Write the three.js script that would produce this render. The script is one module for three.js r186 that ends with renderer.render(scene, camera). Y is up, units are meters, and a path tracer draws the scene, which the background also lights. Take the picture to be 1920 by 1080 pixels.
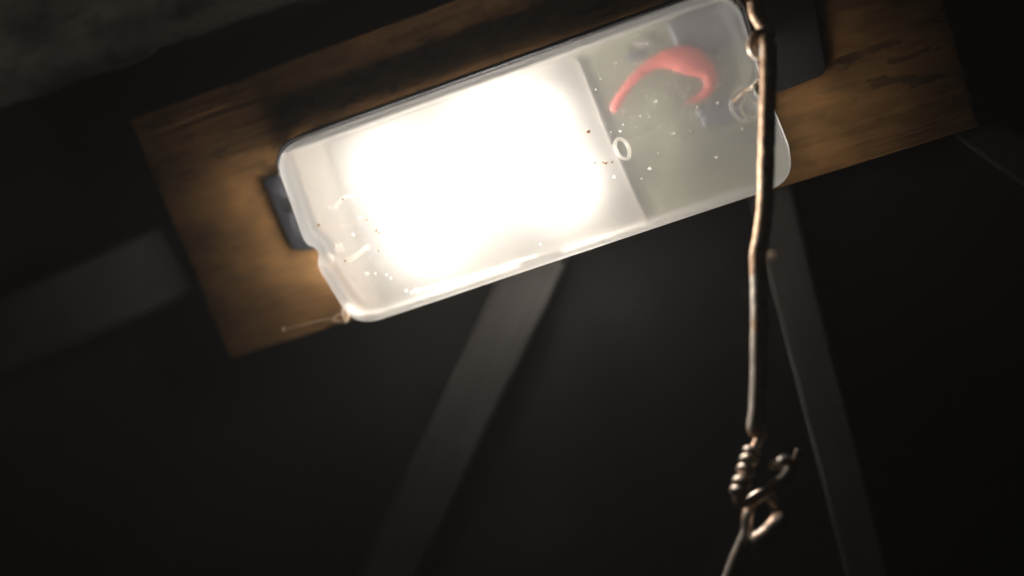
import * as THREE from 'three';
import { mergeGeometries, mergeVertices, toCreasedNormals } from 'three/addons/utils/BufferGeometryUtils.js';
import { RoundedBoxGeometry } from 'three/addons/geometries/RoundedBoxGeometry.js';

// ---------------------------------------------------------------- camera, air, exposure
const PITCH = THREE.MathUtils.degToRad(-2), FOV = 24;
const camera = new THREE.PerspectiveCamera(FOV, 16 / 9, 0.01, 20);
camera.position.set(0, 1.5, 0);
camera.lookAt(0, 1.5 + Math.sin(PITCH), -Math.cos(PITCH));
camera.focus = 0.241;
camera.userData.fStop = 4.2;
const scene = new THREE.Scene();
scene.background = new THREE.Color(0.0006, 0.0006, 0.0007);
scene.fog = new THREE.FogExp2(new THREE.Color(1, 0.97, 0.95), 0.28);
const renderer = new THREE.WebGLRenderer({ antialias: true });
renderer.toneMapping = THREE.LinearToneMapping;
renderer.toneMappingExposure = 1;
renderer.shadowMap.enabled = true;
const WARM = new THREE.Color(1, 0.955, 0.9);
const LED_CANDELA = 0.0018;
camera.updateMatrixWorld(true);

// ---------------------------------------------------------------- helpers
let seed = 7;
const rnd = () => { seed = (seed * 1664525 + 1013904223) >>> 0; return seed / 4294967296; };
const hash = (x, y, s) => { let h = Math.imul(x, 374761393) ^ Math.imul(y, 668265263) ^ Math.imul(s, 1274126177); h = Math.imul(h ^ (h >>> 13), 1103515245); return ((h ^ (h >>> 16)) >>> 0) / 4294967296; };
function vnoise(x, y, s) {
  const ix = Math.floor(x), iy = Math.floor(y), fx = x - ix, fy = y - iy, u = fx * fx * (3 - 2 * fx), v = fy * fy * (3 - 2 * fy), L = THREE.MathUtils.lerp;
  return L(L(hash(ix, iy, s), hash(ix + 1, iy, s), u), L(hash(ix, iy + 1, s), hash(ix + 1, iy + 1, s), u), v);
}
function fbm(x, y, s, o = 4) { let a = 0.5, t = 0, n = 0; for (let i = 0; i < o; i++) { t += a * vnoise(x, y, s + i); n += a; x *= 2.03; y *= 2.03; a *= 0.5; } return t / n; }
function texture(w, h, sizeX, sizeY, f, srgb = false) {      // f(x, y) in metres -> [r,g,b] linear 0..1
  const d = new Uint8Array(w * h * 4), enc = (c) => (srgb ? (c <= 0.0031308 ? c * 12.92 : 1.055 * Math.pow(c, 1 / 2.4) - 0.055) : c);
  for (let j = 0; j < h; j++) for (let i = 0; i < w; i++) {
    const c = f(((i + 0.5) / w) * sizeX, ((j + 0.5) / h) * sizeY), o = (j * w + i) * 4;
    for (let k = 0; k < 3; k++) d[o + k] = Math.round(255 * enc(THREE.MathUtils.clamp(c[k], 0, 1)));
    d[o + 3] = 255;
  }
  const t = new THREE.DataTexture(d, w, h, THREE.RGBAFormat);
  t.wrapS = t.wrapT = THREE.RepeatWrapping; t.magFilter = THREE.LinearFilter; t.minFilter = THREE.LinearMipmapLinearFilter;
  if (srgb) t.colorSpace = THREE.SRGBColorSpace;
  t.repeat.set(1 / sizeX, 1 / sizeY); t.needsUpdate = true;
  return t;
}
const F = 540 / Math.tan(THREE.MathUtils.degToRad(FOV / 2));
const eye = camera.position.clone(), camQ = camera.quaternion.clone();
const dirOf = (px, py) => new THREE.Vector3((px - 960) / F, (540 - py) / F, -1).applyQuaternion(camQ);
const at = (px, py, depth) => dirOf(px, py).multiplyScalar(depth).add(eye);
// the plane of the board front: n leans down towards the viewer
const N = new THREE.Vector3(-0.18, -0.29, 1).normalize().applyQuaternion(camQ);
const P0 = at(960, 540, 0.262);
const onPlane = (px, py, w = 0) => { const d = dirOf(px, py), t = (P0.clone().addScaledVector(N, w).sub(eye).dot(N)) / d.dot(N); return d.multiplyScalar(t).add(eye); };
const U = onPlane(1490, 80).sub(onPlane(530, 405)).normalize(), V = N.clone().cross(U).normalize();
const O = onPlane(1010, 295);
const Q = new THREE.Quaternion().setFromRotationMatrix(new THREE.Matrix4().makeBasis(U, V, N));
const L2 = (px, py, w = 0) => { const p = onPlane(px, py, w).sub(O); return new THREE.Vector2(p.dot(U), p.dot(V)); };
const L3 = (px, py, w = 0) => { const p = L2(px, py, w); return new THREE.Vector3(p.x, p.y, w); };

function tag(o, label, category, group, kind) {
  if (label) o.userData.label = label;
  if (category) o.userData.category = category;
  if (group) o.userData.group = group;
  if (kind) o.userData.kind = kind;
  return o;
}
function thing(name, label, category, position, quaternion, group) {
  const o = new THREE.Group(); o.name = name; o.position.copy(position); if (quaternion) o.quaternion.copy(quaternion);
  scene.add(o); return tag(o, label, category, group);
}
function part(name, geometry, material, parent, label) {
  const m = new THREE.Mesh(geometry, material); m.name = name; m.castShadow = m.receiveShadow = true; (parent || scene).add(m);
  if (label) m.userData.label = label;
  return m;
}
const smooth = (g, a = 0.7) => toCreasedNormals(g, a);
function shapeOf(cmds, w) {                                   // pixel outline -> Shape in the board's plane at height w
  const s = new THREE.Shape();
  for (const c of cmds) {
    const p = []; for (let i = 1; i < c.length; i += 2) p.push(L2(c[i], c[i + 1], w));
    if (c[0] === 'M') s.moveTo(p[0].x, p[0].y); else if (c[0] === 'L') s.lineTo(p[0].x, p[0].y); else s.quadraticCurveTo(p[0].x, p[0].y, p[1].x, p[1].y);
  }
  return s;
}
function slab(shape, w0, w1, bevel, inset = 0, segs = 6, creased = 0.9) {
  const g = new THREE.ExtrudeGeometry(shape, { depth: w1 - w0 - 2 * bevel, bevelEnabled: bevel > 0, bevelSize: bevel, bevelThickness: bevel, bevelOffset: -bevel - inset, bevelSegments: segs, curveSegments: 14, steps: 1 });
  g.translate(0, 0, w0 + bevel);
  return creased ? smooth(g, creased) : g;
}
const curve = (pts, closed = false) => new THREE.CatmullRomCurve3(pts, closed, 'centripetal');
function taper(pts, rOf, seg = 120, rad = 14) {               // a tube whose radius changes along it
  const c = curve(pts), len = c.getLength(), g = new THREE.TubeGeometry(c, seg, 1, rad, false), p = g.attributes.position, q = new THREE.Vector3(), m = new THREE.Vector3();
  for (let i = 0; i <= seg; i++) { c.getPointAt(i / seg, m); for (let j = 0; j <= rad; j++) { const k = i * (rad + 1) + j; q.fromBufferAttribute(p, k).sub(m).multiplyScalar(rOf(i / seg, j / rad) * Math.sqrt(Math.max(0.001, 1 - (1 - Math.min(1, (Math.min(i, seg - i) / seg) * len / rOf(i / seg, 0))) ** 2))).add(m); p.setXYZ(k, q.x, q.y, q.z); } }
  g.computeVertexNormals();
  const n = g.attributes.normal; for (let i = 0; i <= seg; i++) { const k = i * (rad + 1), e = k + rad; const x = n.getX(k) + n.getX(e), y = n.getY(k) + n.getY(e), z = n.getZ(k) + n.getZ(e), l = Math.hypot(x, y, z); n.setXYZ(k, x / l, y / l, z / l); n.setXYZ(e, x / l, y / l, z / l); }
  return g;
}
const tube = (pts, r, closed = false, seg = 120, rad = 14) => new THREE.TubeGeometry(curve(pts, closed), seg, r, rad, closed);

// ---------------------------------------------------------------- materials
const woodMap = texture(1024, 512, 0.18, 0.07, (x, y) => {
  const warp = fbm(x * 25, y * 60, 3) * 0.006, g = fbm(x * 260, (y + warp) * 950, 11, 5), b = fbm(x * 45, (y + warp) * 130, 21, 4), m = fbm(x * 120, y * 150, 25, 4), k = fbm(x * 240, y * 620, 31, 3);
  let t = 0.66 + 0.45 * (g - 0.5) + 0.35 * (b - 0.5) + 0.7 * (m - 0.5);
  const fleck = THREE.MathUtils.smoothstep(k, 0.58, 0.68) * THREE.MathUtils.smoothstep(fbm(x * 60, y * 90, 41), 0.42, 0.58);
  t *= 1 - 0.5 * fleck;
  t = THREE.MathUtils.clamp(t, 0.12, 1.2);
  const red = 0.8 + 0.4 * fbm(x * 35, y * 50, 45, 3);
  return [0.55 * t, 0.29 * t * (1.02 - 0.22 * (red - 1)), 0.1 * t * (1.1 - 0.5 * (red - 1))];
}, true);
const woodBump = texture(1024, 512, 0.18, 0.07, (x, y) => { const g = fbm(x * 60, y * 1100, 51, 4); return [g, g, g]; });
const M = {
  wood: new THREE.MeshStandardMaterial({ name: 'wood', map: woodMap, bumpMap: woodBump, bumpScale: 0.00025, roughness: 0.85 }),
  resin: new THREE.MeshPhysicalMaterial({ name: 'resin', color: 0xffffff, roughness: 0.37, transmission: 1, thickness: 0.01, ior: 1.42, emissive: WARM, emissiveIntensity: 0.085 }),
  speck: new THREE.MeshPhysicalMaterial({ name: 'pale_speck', color: new THREE.Color(0.95, 0.93, 0.9), roughness: 0.3, transmission: 1, thickness: 0, ior: 1.3, side: THREE.DoubleSide }),
  dust: new THREE.MeshPhysicalMaterial({ name: 'white_dust', color: new THREE.Color(0.95, 0.93, 0.9), roughness: 0.48, transmission: 1, thickness: 0, ior: 1.3, side: THREE.DoubleSide }),
  clear: new THREE.MeshPhysicalMaterial({ name: 'clear_resin', color: 0xffffff, roughness: 0.08, transmission: 1, thickness: 0.001, ior: 1.42 }),
  film: new THREE.MeshPhysicalMaterial({ name: 'milky_film', color: new THREE.Color(0.96, 0.94, 0.91), roughness: 0.19, transmission: 1, thickness: 0, ior: 1.02, side: THREE.DoubleSide }),
  panel: new THREE.MeshStandardMaterial({ name: 'white_panel', color: new THREE.Color(0.165, 0.16, 0.152), roughness: 0.8 }),
  wallWhite: new THREE.MeshStandardMaterial({ name: 'white_plastic', color: new THREE.Color(0.25, 0.24, 0.225), roughness: 0.8 }),
  trayWhite: new THREE.MeshStandardMaterial({ name: 'white_tray', color: new THREE.Color(0.24, 0.23, 0.22), roughness: 0.8 }),
  chip: new THREE.MeshStandardMaterial({ name: 'led_phosphor', color: new THREE.Color(0.8, 0.7, 0.4), roughness: 0.5, emissive: WARM, emissiveIntensity: 12 }),
  board: new THREE.MeshStandardMaterial({ name: 'circuit_green', roughness: 0.6, map: texture(256, 256, 0.04, 0.04, (x, y) => { const b = fbm(x * 500, y * 500, 61, 3), m = fbm(x * 120, y * 120, 71, 3), t = 0.8 + 0.5 * (b - 0.5) + 0.4 * (m - 0.5); return [0.16 * t, 0.162 * t, 0.118 * t]; }, true) }),
  dark: new THREE.MeshStandardMaterial({ name: 'dark_component', color: new THREE.Color(0.05, 0.05, 0.065), roughness: 0.6 }),
  red: new THREE.MeshStandardMaterial({ name: 'red_insulation', color: new THREE.Color(0.36, 0.06, 0.05), roughness: 0.5 }),
  plate: new THREE.MeshStandardMaterial({ name: 'grey_plate', color: new THREE.Color(0.035, 0.037, 0.045), roughness: 0.6 }),
  black: new THREE.MeshStandardMaterial({ name: 'black', color: new THREE.Color(0.012, 0.012, 0.012), roughness: 0.7 }),
  rust: new THREE.MeshStandardMaterial({ name: 'rusty_wire', roughness: 0.5, metalness: 0.5, map: texture(512, 64, 1, 1, (x, y) => {
    const b = fbm(x * 60, y * 6, 81, 4), t = 0.8 + 0.6 * (b - 0.5), bare = THREE.MathUtils.smoothstep(fbm(x * 22, y * 3, 85, 3) + (x > 0.6 && x < 0.97 ? 0.3 : 0), 0.52, 0.66);
    return [THREE.MathUtils.lerp(0.72, 0.98, bare) * t, THREE.MathUtils.lerp(0.48, 0.88, bare) * t, THREE.MathUtils.lerp(0.31, 0.77, bare) * t];
  }, true) }),
  steel: new THREE.MeshStandardMaterial({ name: 'worn_steel_wire', roughness: 0.42, metalness: 0.75, map: texture(256, 64, 1, 1, (x, y) => { const b = fbm(x * 26, y * 5, 87, 4), k = THREE.MathUtils.smoothstep(b, 0.35, 0.55), t = 0.85 + 0.4 * (b - 0.5); return [0.98 * t, (0.68 + 0.2 * k) * t, (0.5 + 0.28 * k) * t]; }, true) }),
  fibre: new THREE.MeshPhysicalMaterial({ name: 'tan_fibre', color: new THREE.Color(0.55, 0.42, 0.3), roughness: 1, transmission: 0.5, thickness: 0 }),
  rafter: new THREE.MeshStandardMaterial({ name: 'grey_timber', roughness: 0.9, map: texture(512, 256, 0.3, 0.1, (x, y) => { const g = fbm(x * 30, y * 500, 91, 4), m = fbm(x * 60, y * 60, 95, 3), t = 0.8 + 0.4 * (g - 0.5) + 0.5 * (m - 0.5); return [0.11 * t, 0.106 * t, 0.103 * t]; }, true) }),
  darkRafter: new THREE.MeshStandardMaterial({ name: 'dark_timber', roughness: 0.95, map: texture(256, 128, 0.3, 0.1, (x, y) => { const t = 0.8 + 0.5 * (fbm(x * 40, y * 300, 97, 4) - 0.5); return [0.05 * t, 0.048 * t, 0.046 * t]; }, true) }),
  rough: new THREE.MeshStandardMaterial({ name: 'weathered_timber', roughness: 0.95, map: texture(512, 256, 0.16, 0.08, (x, y) => {
    const g = fbm(x * 60, y * 260, 101, 5), m = fbm(x * 110, y * 170, 105, 4), spot = THREE.MathUtils.smoothstep(fbm(x * 210, y * 300, 111, 3), 0.63, 0.72), t = (0.75 + 0.7 * (g - 0.5) + 0.7 * (m - 0.5)) * (1 - 0.3 * spot);
    return [0.27 * t, 0.255 * t, 0.22 * t];
  }, true), bumpMap: texture(512, 256, 0.16, 0.08, (x, y) => { const g = fbm(x * 160, y * 300, 121, 4); return [g, g, g]; }), bumpScale: 0.0012 }),
  roof: new THREE.MeshStandardMaterial({ name: 'dark_boarding', roughness: 0.95, map: texture(256, 256, 0.4, 0.4, (x, y) => { const t = 0.7 + 0.8 * (fbm(x * 30, y * 30, 131, 4) - 0.5); return [0.048 * t, 0.046 * t, 0.045 * t]; }, true) }),
};

// ---------------------------------------------------------------- the dark ceiling and its timbers
const planeQ = Q;
{
  const g = new RoundedBoxGeometry(1.2, 0.9, 0.012, 2, 0.002);
  const m = part('ceiling', g, M.roof); m.position.copy(O).addScaledVector(N, -0.0135); m.quaternion.copy(planeQ); tag(m, null, null, null, 'structure');
}
function timber(name, label, p0, w0, p1, w1, width, height, material, group) {   // front face runs from p0 to p1 (pixels), w above the board plane
  const a = onPlane(...p0, w0), b = onPlane(...p1, w1), x = b.clone().sub(a), len = x.length(); x.normalize();
  const y = N.clone().cross(x).normalize(), z = x.clone().cross(y).normalize();
  const o = new RoundedBoxGeometry(len, width, height, 4, width * 0.14);
  const p = o.attributes.position, uv = new Float32Array(p.count * 2);
  for (let i = 0; i < p.count; i++) { uv[2 * i] = p.getX(i) + 0.05 * rnd() * 0; uv[2 * i + 1] = p.getY(i) + p.getZ(i); }
  o.setAttribute('uv', new THREE.BufferAttribute(uv, 2));
  const m = part(name, o, material); m.quaternion.setFromRotationMatrix(new THREE.Matrix4().makeBasis(x, y, z));
  m.position.copy(a).add(b).multiplyScalar(0.5).addScaledVector(z, -height / 2);
  return tag(m, label, 'rafter', group);
}
const RG = 'dark rafters spreading out behind the wooden board';
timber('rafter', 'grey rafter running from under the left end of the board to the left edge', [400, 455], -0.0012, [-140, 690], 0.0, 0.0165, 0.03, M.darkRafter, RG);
timber('rafter_001', 'dim rafter slanting down and left from below the middle of the glowing lamp', [1015, 470], -0.0012, [690, 1160], 0.0, 0.0115, 0.03, M.rafter, RG);
timber('rafter_002', 'dim rafter slanting down and right behind the hanging wire', [1435, 330], -0.0012, [1655, 1180], 0.009, 0.0085, 0.03, M.rafter, RG);
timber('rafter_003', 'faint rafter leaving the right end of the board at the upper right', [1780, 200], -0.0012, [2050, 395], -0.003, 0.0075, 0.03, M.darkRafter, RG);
{
  // rough beam along the upper left corner, its lower edge seen against the shadow
  const a = onPlane(0, 205, -0.006), b = onPlane(600, 2, -0.006), x = b.clone().sub(a).normalize(), y = N.clone().cross(x).normalize().applyAxisAngle(x, 0.4), z = x.clone().cross(y).normalize();
  const s = new THREE.Shape(); s.moveTo(-0.05, 0.08);
  for (let i = 0; i <= 70; i++) { const u = -0.05 + 0.0025 * i, step = u > 0.0375 ? 0.0011 : 0; s.lineTo(u, step + 0.0011 * (fbm(u * 180, 0.5, 201, 3) - 0.5)); }
  s.lineTo(0.125, 0.08); s.closePath();
  const m = part('ceiling_beam', slab(s, -0.012, 0, 0.0008, 0, 3), M.rough); m.position.copy(a); m.quaternion.setFromRotationMatrix(new THREE.Matrix4().makeBasis(x, y, z));
  tag(m, 'rough weathered beam with dark pits across the upper left corner', 'beam');
}

// ---------------------------------------------------------------- wooden board
{
  const tl = L2(240, 225), bl = L2(430, 672), br = L2(1837, 238), tr = tl.clone().add(br).sub(bl), s = new THREE.Shape();
  // saw-cut ends: short uneven steps along the two ends
  const edge = (a, b, n, amp) => { for (let i = 1; i <= n; i++) { const q = a.clone().lerp(b, i / n), k = i < n ? (rnd() - 0.5) * amp : 0; s.lineTo(q.x + k, q.y); } };
  s.moveTo(tl.x, tl.y); edge(tl, bl, 40, 0.0005); s.lineTo(br.x, br.y); edge(br, tr, 40, 0.0005); s.lineTo(tl.x, tl.y);
  const m = part('wooden_board', slab(s, -0.006, 0, 0.0005, 0, 2, 0.5), M.wood); m.position.copy(O); m.quaternion.copy(Q);
  tag(m, 'brown wooden board with sawn ends behind the glowing lamp', 'board');
}

// ---------------------------------------------------------------- lamp
const BODY = [['M', 600, 249], ['L', 1290, 2], ['Q', 1372, -26, 1392, 32], ['L', 1420, 128], ['Q', 1424, 142, 1416, 156], ['Q', 1408, 176, 1424, 186], ['Q', 1444, 188, 1452, 210], ['L', 1478, 275], ['Q', 1494, 327, 1448, 348],
  ['L', 724, 589], ['Q', 674, 606, 648, 562], ['L', 618, 513], ['Q', 603, 493, 606, 478], ['Q', 610, 460, 594, 455], ['Q', 584, 452, 577, 436], ['L', 537, 325], ['Q', 523, 275, 570, 259], ['L', 600, 249]];
const W0 = 0.002, W1 = 0.0135;
const lamp = thing('led_lamp', 'glowing white potted lamp module with red wire inside, mounted on the board', 'lamp', O, Q);
{
  // base plate with a mounting ear at either end
  const ears = shapeOf([['M', 500, 352], ['Q', 486, 336, 508, 329], ['L', 1420, 5], ['L', 1500, -22], ['Q', 1520, -30, 1528, -4], ['L', 1548, 118], ['Q', 1550, 138, 1534, 144], ['L', 1440, 180], ['L', 640, 462], ['L', 566, 470], ['Q', 550, 470, 543, 456], ['L', 500, 352]], 0.0012);
  const hole = new THREE.Path(), c = L2(541, 384, 0.0012), c2 = L2(1475, 70, 0.0012);
  hole.absarc(c.x, c.y, 0.0019, 0, Math.PI * 2, true); ears.holes.push(hole);
  part('base_plate', slab(ears, 0.0003, 0.0016, 0.0003, 0, 2), M.plate, lamp);
  const screw = new THREE.CylinderGeometry(0.0017, 0.0017, 0.0007, 24); screw.rotateX(Math.PI / 2); screw.translate(c.x, c.y, 0.0006);
  part('screw', screw, M.black, lamp);
  // the resin block
  part('resin_body', slab(shapeOf(BODY, 0.009), W0, W1, 0.0017, 0, 8, 0), M.resin, lamp).geometry = smooth(slab(shapeOf(BODY, 0.009), W0, W1, 0.0017, 0, 8, 0), 0.6);
  const film = slab(shapeOf(BODY, 0.009), W0 + 0.0013, W1 - 0.0012, 0.0014, 0.0018, 6, 0.9);
  part('milky_layer', film, M.film, lamp);
  // what lies inside
  const wp = 0.0042;
  const panel = shapeOf([['M', 628, 268], ['L', 1082, 104], ['L', 1216, 417], ['L', 738, 570], ['L', 628, 268]], wp);
  part('led_panel', slab(panel, wp - 0.0007, wp, 0.0002, 0, 2), M.panel, lamp);
  part('reflector_tray', slab(shapeOf(BODY, 0.009), W0 + 0.0006, W0 + 0.0012, 0.0001, 0.0019, 2), M.trayWhite, lamp);
  // white side walls of the reflector, open at the left end and in two places below
  const wall = (pts, top = 0.0093, name = 'reflector_wall', mat = M.wallWhite, plane = wp, foot = wp - 0.001) => {
    const a = pts.map(([x, y]) => L2(x, y, plane)), t = 0.0002, s = new THREE.Shape(), side = (k) => a.map((p, i) => { const d = a[Math.min(i + 1, a.length - 1)].clone().sub(a[Math.max(i - 1, 0)]).normalize(); return new THREE.Vector2(p.x - d.y * t * k, p.y + d.x * t * k); });
    const o = [...side(1), ...side(-1).reverse()]; s.setFromPoints(o);
    part(name, slab(s, foot, top, 0.00008, 0, 2), mat, lamp);
  };
  wall([[546, 318], [545, 300], [553, 284], [575, 272], [605, 262], [1000, 121], [1295, 15], [1350, -2], [1376, 4], [1386, 24], [1408, 95]], 0.0109);
  wall([[531, 322], [526, 302], [532, 278], [548, 262], [570, 253], [599, 243], [1289, -4], [1340, -20], [1375, -14], [1395, 12], [1403, 42], [1422, 105]], 0.0111, 'housing_lip', M.plate, 0.009, 0.0016);
  wall([[632, 520], [655, 552], [690, 570], [730, 566], [980, 483]]);
  wall([[1062, 456], [1200, 410], [1430, 334]]);
  wall([[1416, 104], [1444, 200], [1470, 288], [1465, 318], [1440, 331]], 0.0045);
  wall([[1086, 112], [1112, 175], [1160, 290], [1210, 404]], 0.0054, 'divider');
  const pcb = shapeOf([['M', 1060, 95], ['L', 1365, -12], ['L', 1462, 310], ['L', 1445, 330], ['L', 1150, 430]], wp - 0.0001);
  part('circuit_board', slab(pcb, wp - 0.0009, wp - 0.0001, 0.0003, 0, 2), M.board, lamp);
  const leds = [[745, 312], [945, 234], [1064, 338], [808, 438], [890, 338], [1010, 226]];
  leds.forEach(([x, y]) => {
    const p = L2(x, y, wp), g = new RoundedBoxGeometry(0.0028, 0.0028, 0.0009, 2, 0.0003); g.translate(p.x, p.y, wp + 0.0005);
    part('led_chip', g, M.chip, lamp);
    const l = new THREE.PointLight(WARM, LED_CANDELA); l.name = 'led_chip_lamp'; l.position.set(p.x, p.y, wp + 0.0028); l.castShadow = true; l.shadow.radius = 0.05; lamp.add(l);
  });
  // the glow that the milky resin throws back onto the panel under it
  const back = new THREE.RectAreaLight(WARM, 5.4, 0.048, 0.025), bp = L2(838, 349, 0.0118); back.name = 'resin_body_glow_lamp';
  back.position.set(bp.x, bp.y, 0.0112); lamp.add(back);   // a RectAreaLight shines along its own -z, here down onto the panel
  // components on the circuit board
  const comp = (px, py, a, b, h, mat, name) => { const p = L2(px, py, wp), g = new RoundedBoxGeometry(a, b, h, 3, h * 0.35); g.translate(p.x, p.y, wp - 0.0001 + h / 2); return part(name, g, mat, lamp); };
  comp(1322, 60, 0.0115, 0.0068, 0.0022, M.dark, 'capacitor');
  comp(1346, 206, 0.007, 0.0036, 0.0016, M.dark, 'coil');
  comp(1190, 105, 0.0028, 0.0016, 0.0009, M.dark, 'resistor');
  comp(1210, 82, 0.003, 0.0018, 0.0008, M.panel, 'resistor');
  // the red wire arching over the circuit board
  const wire = [[1150, 208], [1168, 175], [1195, 142], [1230, 117], [1268, 110], [1304, 118], [1328, 138], [1330, 162], [1312, 180], [1286, 191]].map(([x, y]) => L3(x, y, 0.007));
  const red = taper(wire, (t) => (0.0008 + 0.0017 * Math.exp(-(((t - 0.6) / 0.16) ** 2))) * (1 - 0.6 * THREE.MathUtils.smoothstep(t, 0.84, 1)), 90, 14);
  { const p = red.attributes.position; for (let i = 0; i < p.count; i++) p.setZ(i, 0.007 + (p.getZ(i) - 0.007) * 0.35); red.computeVertexNormals(); }
  part('red_wire', red, M.red, lamp);
  // moulded boss with ring at the right end, oval ring, ridges and bubbles in the resin
  const ring = (px, py, a, b, r, turn, name) => { const p = L2(px, py, W1), pts = []; for (let i = 0; i < 24; i++) { const t = (i / 24) * Math.PI * 2, x = a * Math.cos(t), y = b * Math.sin(t); pts.push(new THREE.Vector3(p.x + x * Math.cos(turn) - y * Math.sin(turn), p.y + x * Math.sin(turn) + y * Math.cos(turn), W1 - r * 0.15)); } return part(name, tube(pts, r, true, 64, 10), M.speck, lamp); };
  ring(1399, 196, 0.0026, 0.0029, 0.0003, 0, 'resin_ring');
  ring(1405, 203, 0.0014, 0.0017, 0.00025, 0.2, 'resin_ring');
  ring(1167, 279, 0.0011, 0.0019, 0.0003, 0.1, 'resin_ring');
  part('resin_crease', tube([[1376, 192], [1392, 176], [1410, 162], [1426, 150]].map(([x, y]) => L3(x, y, W1 - 0.001)), 0.0004, false, 30, 10), M.rust, lamp);
  const boss = new THREE.SphereGeometry(0.0015, 28, 20); boss.scale(1, 1, 0.6); { const p = L2(617, 484, 0.011); boss.translate(p.x, p.y, 0.0115); }
  part('resin_boss', boss, M.speck, lamp);
  const ridge = (pts, r) => part('resin_ridge', tube(pts.map(([x, y]) => L3(x, y, W1)), r, false, 40, 10), M.speck, lamp);
  ridge([[652, 488], [668, 480], [684, 466], [692, 462]], 0.0005);
  ridge([[627, 392], [632, 384], [645, 370], [664, 368]], 0.0003);
  ridge([[770, 548], [840, 530], [930, 502], [1010, 478]], 0.0003);
  ridge([[634, 455], [637, 465], [631, 470]], 0.0006);
  const bub = [[643, 374, 4], [599, 422, 4], [648, 489, 4], [688, 513, 6], [704, 513, 4], [725, 515, 4], [733, 521, 4], [762, 545, 6], [772, 548, 5], [780, 543, 6], [784, 550, 4], [1103, 246, 6], [1118, 303, 4], [1133, 303, 4], [1147, 304, 4], [1151, 332, 5], [1218, 316, 6], [1230, 190, 5], [1345, 193, 5], [1264, 250, 4], [1234, 287, 3], [1344, 295, 5], [700, 410, 4], [712, 432, 5], [675, 408, 4], [662, 440, 5], [1013, 458, 4], [890, 516, 4], [1203, 335, 3], [1392, 242, 4], [1163, 246, 4], [1117, 168, 3]];
  for (const [x, y, d] of bub) { const g = new THREE.SphereGeometry(d * 0.00005, 16, 12); g.scale(1, 1, 0.7); const p = L2(x, y, W1); g.translate(p.x, p.y, W1); part('resin_bubble', g, M.dust, lamp); }
  for (const [x, y, d] of [[643, 373, 5], [598, 422, 6], [647, 489, 5], [706, 432, 5], [712, 436, 4], [688, 412, 4], [1103, 247, 7], [1116, 305, 4], [1131, 304, 4], [1136, 306, 5], [1147, 304, 4], [710, 470, 4]]) { const g = new THREE.IcosahedronGeometry(d * 0.00005, 1); g.scale(1.3, 0.9, 0.6); const p = L2(x, y, W1); g.translate(p.x, p.y, W1); part('grit_speck', g, M.fibre, lamp); }
  { const list = []; for (let i = 0; i < 150; i++) { const u = rnd(), v = rnd(), e = u < 0.5 ? 600 + 240 * rnd() : 1120 + 320 * rnd(), y = 235 + (u < 0.5 ? 80 : -150) + 230 * v - 0.05 * e, p = L2(e, y, W1), k = 0.00007 + 0.00013 * rnd() * rnd(), g = new THREE.IcosahedronGeometry(k, 0); if (Math.abs(p.y) > 0.0145 || Math.abs(p.x) > 0.043) continue; g.translate(p.x, p.y, W1); list.push(g); }
    tag(part('dust', mergeGeometries(list), M.dust, lamp), null, null, null, 'stuff'); }
}

// ---------------------------------------------------------------- hanging wire, straight down in the world
const wireDepth = (py) => { const k = Math.tan(PITCH), d0 = 0.2225, y0 = (540 - 60) / F * d0, t = (540 - py) / F; return (d0 - k * y0) / (1 - k * t); };
const wp3 = (px, py, dz = 0) => at(px, py, wireDepth(py) + dz);
function strand(name, label, top) { return thing(name, label, 'wire', top); }
const rel = (o, pts) => pts.map((p) => p.clone().sub(o.position));
{
  const o = strand('hanging_wire', 'long rusty wire hanging straight down past the right end of the lamp', wp3(1436, 70));
  part('wire_shaft', taper(rel(o, [[1437, 62], [1441, 90], [1440, 180], [1437, 300], [1433, 400], [1426, 450], [1421, 480], [1422, 520], [1423, 600], [1422, 690], [1420, 760], [1416, 800], [1424, 822]].map(([x, y]) => wp3(x, y))), (t, a) => 0.00138 * (1 + 0.16 * (fbm(t * 34, 3 * Math.abs(a - 0.5), 301, 3) - 0.5)), 400, 18), M.rust, o);
  // eye at the lower end, twisted back on itself
  part('wire_eye', taper(rel(o, [[1420, 800], [1430, 806], [1422, 826], [1409, 850], [1394, 890], [1382, 928], [1390, 944], [1412, 938], [1444, 916], [1472, 892], [1484, 872], [1474, 862], [1458, 868]].map(([x, y], i) => wp3(x, y, -0.0004 * i))), (t) => 0.00085 * (1 + 0.3 * (fbm(t * 22, 0.3, 305, 2) - 0.5)), 220, 14), M.steel, o);
  for (let i = 0; i < 5; i++) { const t = [0, 0.22, 0.5, 0.77, 1][i], g = new THREE.TorusGeometry(0.0007, [0.0008, 0.00095, 0.0009, 0.001, 0.0009][i], 14, 28); const m = part('wrap_coil', g, M.steel, o); m.position.copy(wp3(1409 - 23 * t, 846 + 74 * t, -0.0012 * (1 + t)).sub(o.position)); m.quaternion.copy(camQ); m.rotateZ(-0.32 + 0.35 * Math.sin(i * 2.3)); m.rotateX(1.1 + 0.25 * Math.cos(i * 1.7)); }
  part('wire_end', taper(rel(o, [[1440, 872], [1462, 870], [1480, 872], [1490, 862], [1497, 842]].map(([x, y]) => wp3(x, y, -0.002))), (t) => 0.0009 * (1 - 0.45 * t), 50, 12), M.steel, o);
}
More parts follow.
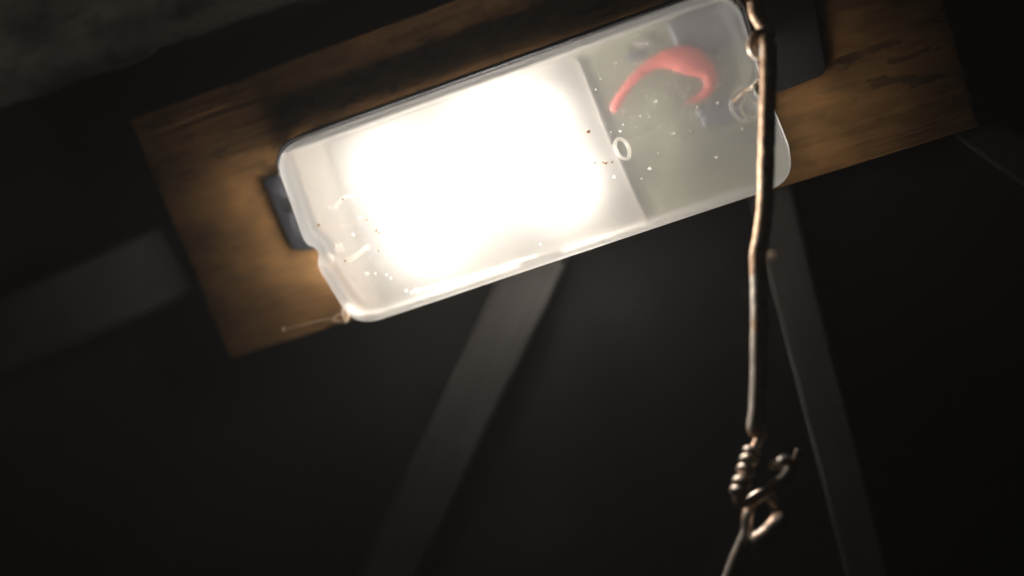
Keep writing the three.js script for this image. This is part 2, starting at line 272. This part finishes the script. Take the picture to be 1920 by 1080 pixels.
{
  const o = strand('wire_hook', 'lower wire hook looped through the twisted eye of the hanging wire', wp3(1380, 1060));
  part('wire_shaft', taper(rel(o, [[1352, 1112], [1370, 1072], [1386, 1030], [1400, 996], [1402, 966], [1412, 936], [1432, 926], [1448, 940], [1458, 962], [1454, 982], [1438, 1000], [1420, 1012], [1410, 1020]].map(([x, y], i) => wp3(x, y, i > 8 ? -0.002 : i > 4 ? 0.0015 : 0))), (t) => (0.00105 + 0.0004 * THREE.MathUtils.smoothstep(t, 0.74, 0.86)) * (1 + 0.25 * (fbm(t * 20, 0.7, 307, 2) - 0.5)), 220, 16), M.steel, o);
}
{
  const o = strand('wire_eye_hook', 'small rusty eye hook holding the top of the hanging wire beside the lamp', wp3(1424, 50, 0.004));
  part('eye_loop', tube(rel(o, [[1437, 72], [1428, 62], [1416, 70], [1410, 86], [1414, 98], [1424, 104], [1436, 100]].map(([x, y]) => wp3(x, y, 0.002))), 0.0009, false, 80), M.rust, o);
  part('hook_shank', tube(rel(o, [[1416, 4], [1418, 24], [1428, 42], [1440, 60], [1442, 76]].map(([x, y]) => wp3(x, y, 0.004))), 0.0013, false, 60), M.rust, o);
}

// ---------------------------------------------------------------- scraps
{
  const o = thing('cobweb_tangle', 'tiny tan curl of cobweb at the lower left corner of the lamp', 'cobweb', onPlane(645, 590, 0.01));
  const q = (x, y, w = 0.01) => onPlane(x, y, w).sub(o.position);
  const pts = []; for (let i = 0; i < 16; i++) { const t = (i / 16) * Math.PI * 2; pts.push(q(647 + 5.5 * Math.cos(t), 582 + 6.5 * Math.sin(t))); }
  part('curl', tube(pts, 0.0003, true, 50, 8), M.fibre, o);
  part('curl', tube([q(641, 586), q(643, 594), q(646, 602)], 0.0004, false, 30, 8), M.fibre, o);
  part('curl', tube([q(652, 586), q(651, 594), q(647, 603)], 0.0004, false, 30, 8), M.fibre, o);
  part('curl', tube([q(643, 588), q(632, 592), q(624, 600), q(632, 603), q(645, 604)], 0.00022, false, 40, 8), M.fibre, o);
  part('thread', tube([q(646, 604), q(625, 598), q(600, 601), q(570, 609), q(531, 618)], 0.00011, false, 50, 6), M.fibre, o);
  part('thread', tube([q(646, 576), q(645, 568), q(643, 558)], 0.00015, false, 20, 6), M.fibre, o);
  const k = new THREE.IcosahedronGeometry(0.00035, 1); k.translate(...q(531, 618).toArray()); part('fleck', k, M.fibre, o);
}
{
  const g = new THREE.IcosahedronGeometry(0.0006, 2), p = g.attributes.position; for (let i = 0; i < p.count; i++) { const s = 0.75 + 0.5 * hash(i, 3, 5); p.setXYZ(i, p.getX(i) * s, p.getY(i) * s, p.getZ(i) * s); }
  const m = part('lint_fleck', smooth(mergeVertices(g), 2), M.fibre); m.position.copy(at(1447, 478, 0.215)); tag(m, 'tiny pale fleck of lint just right of the hanging wire', 'lint');
}

renderer.render(scene, camera);
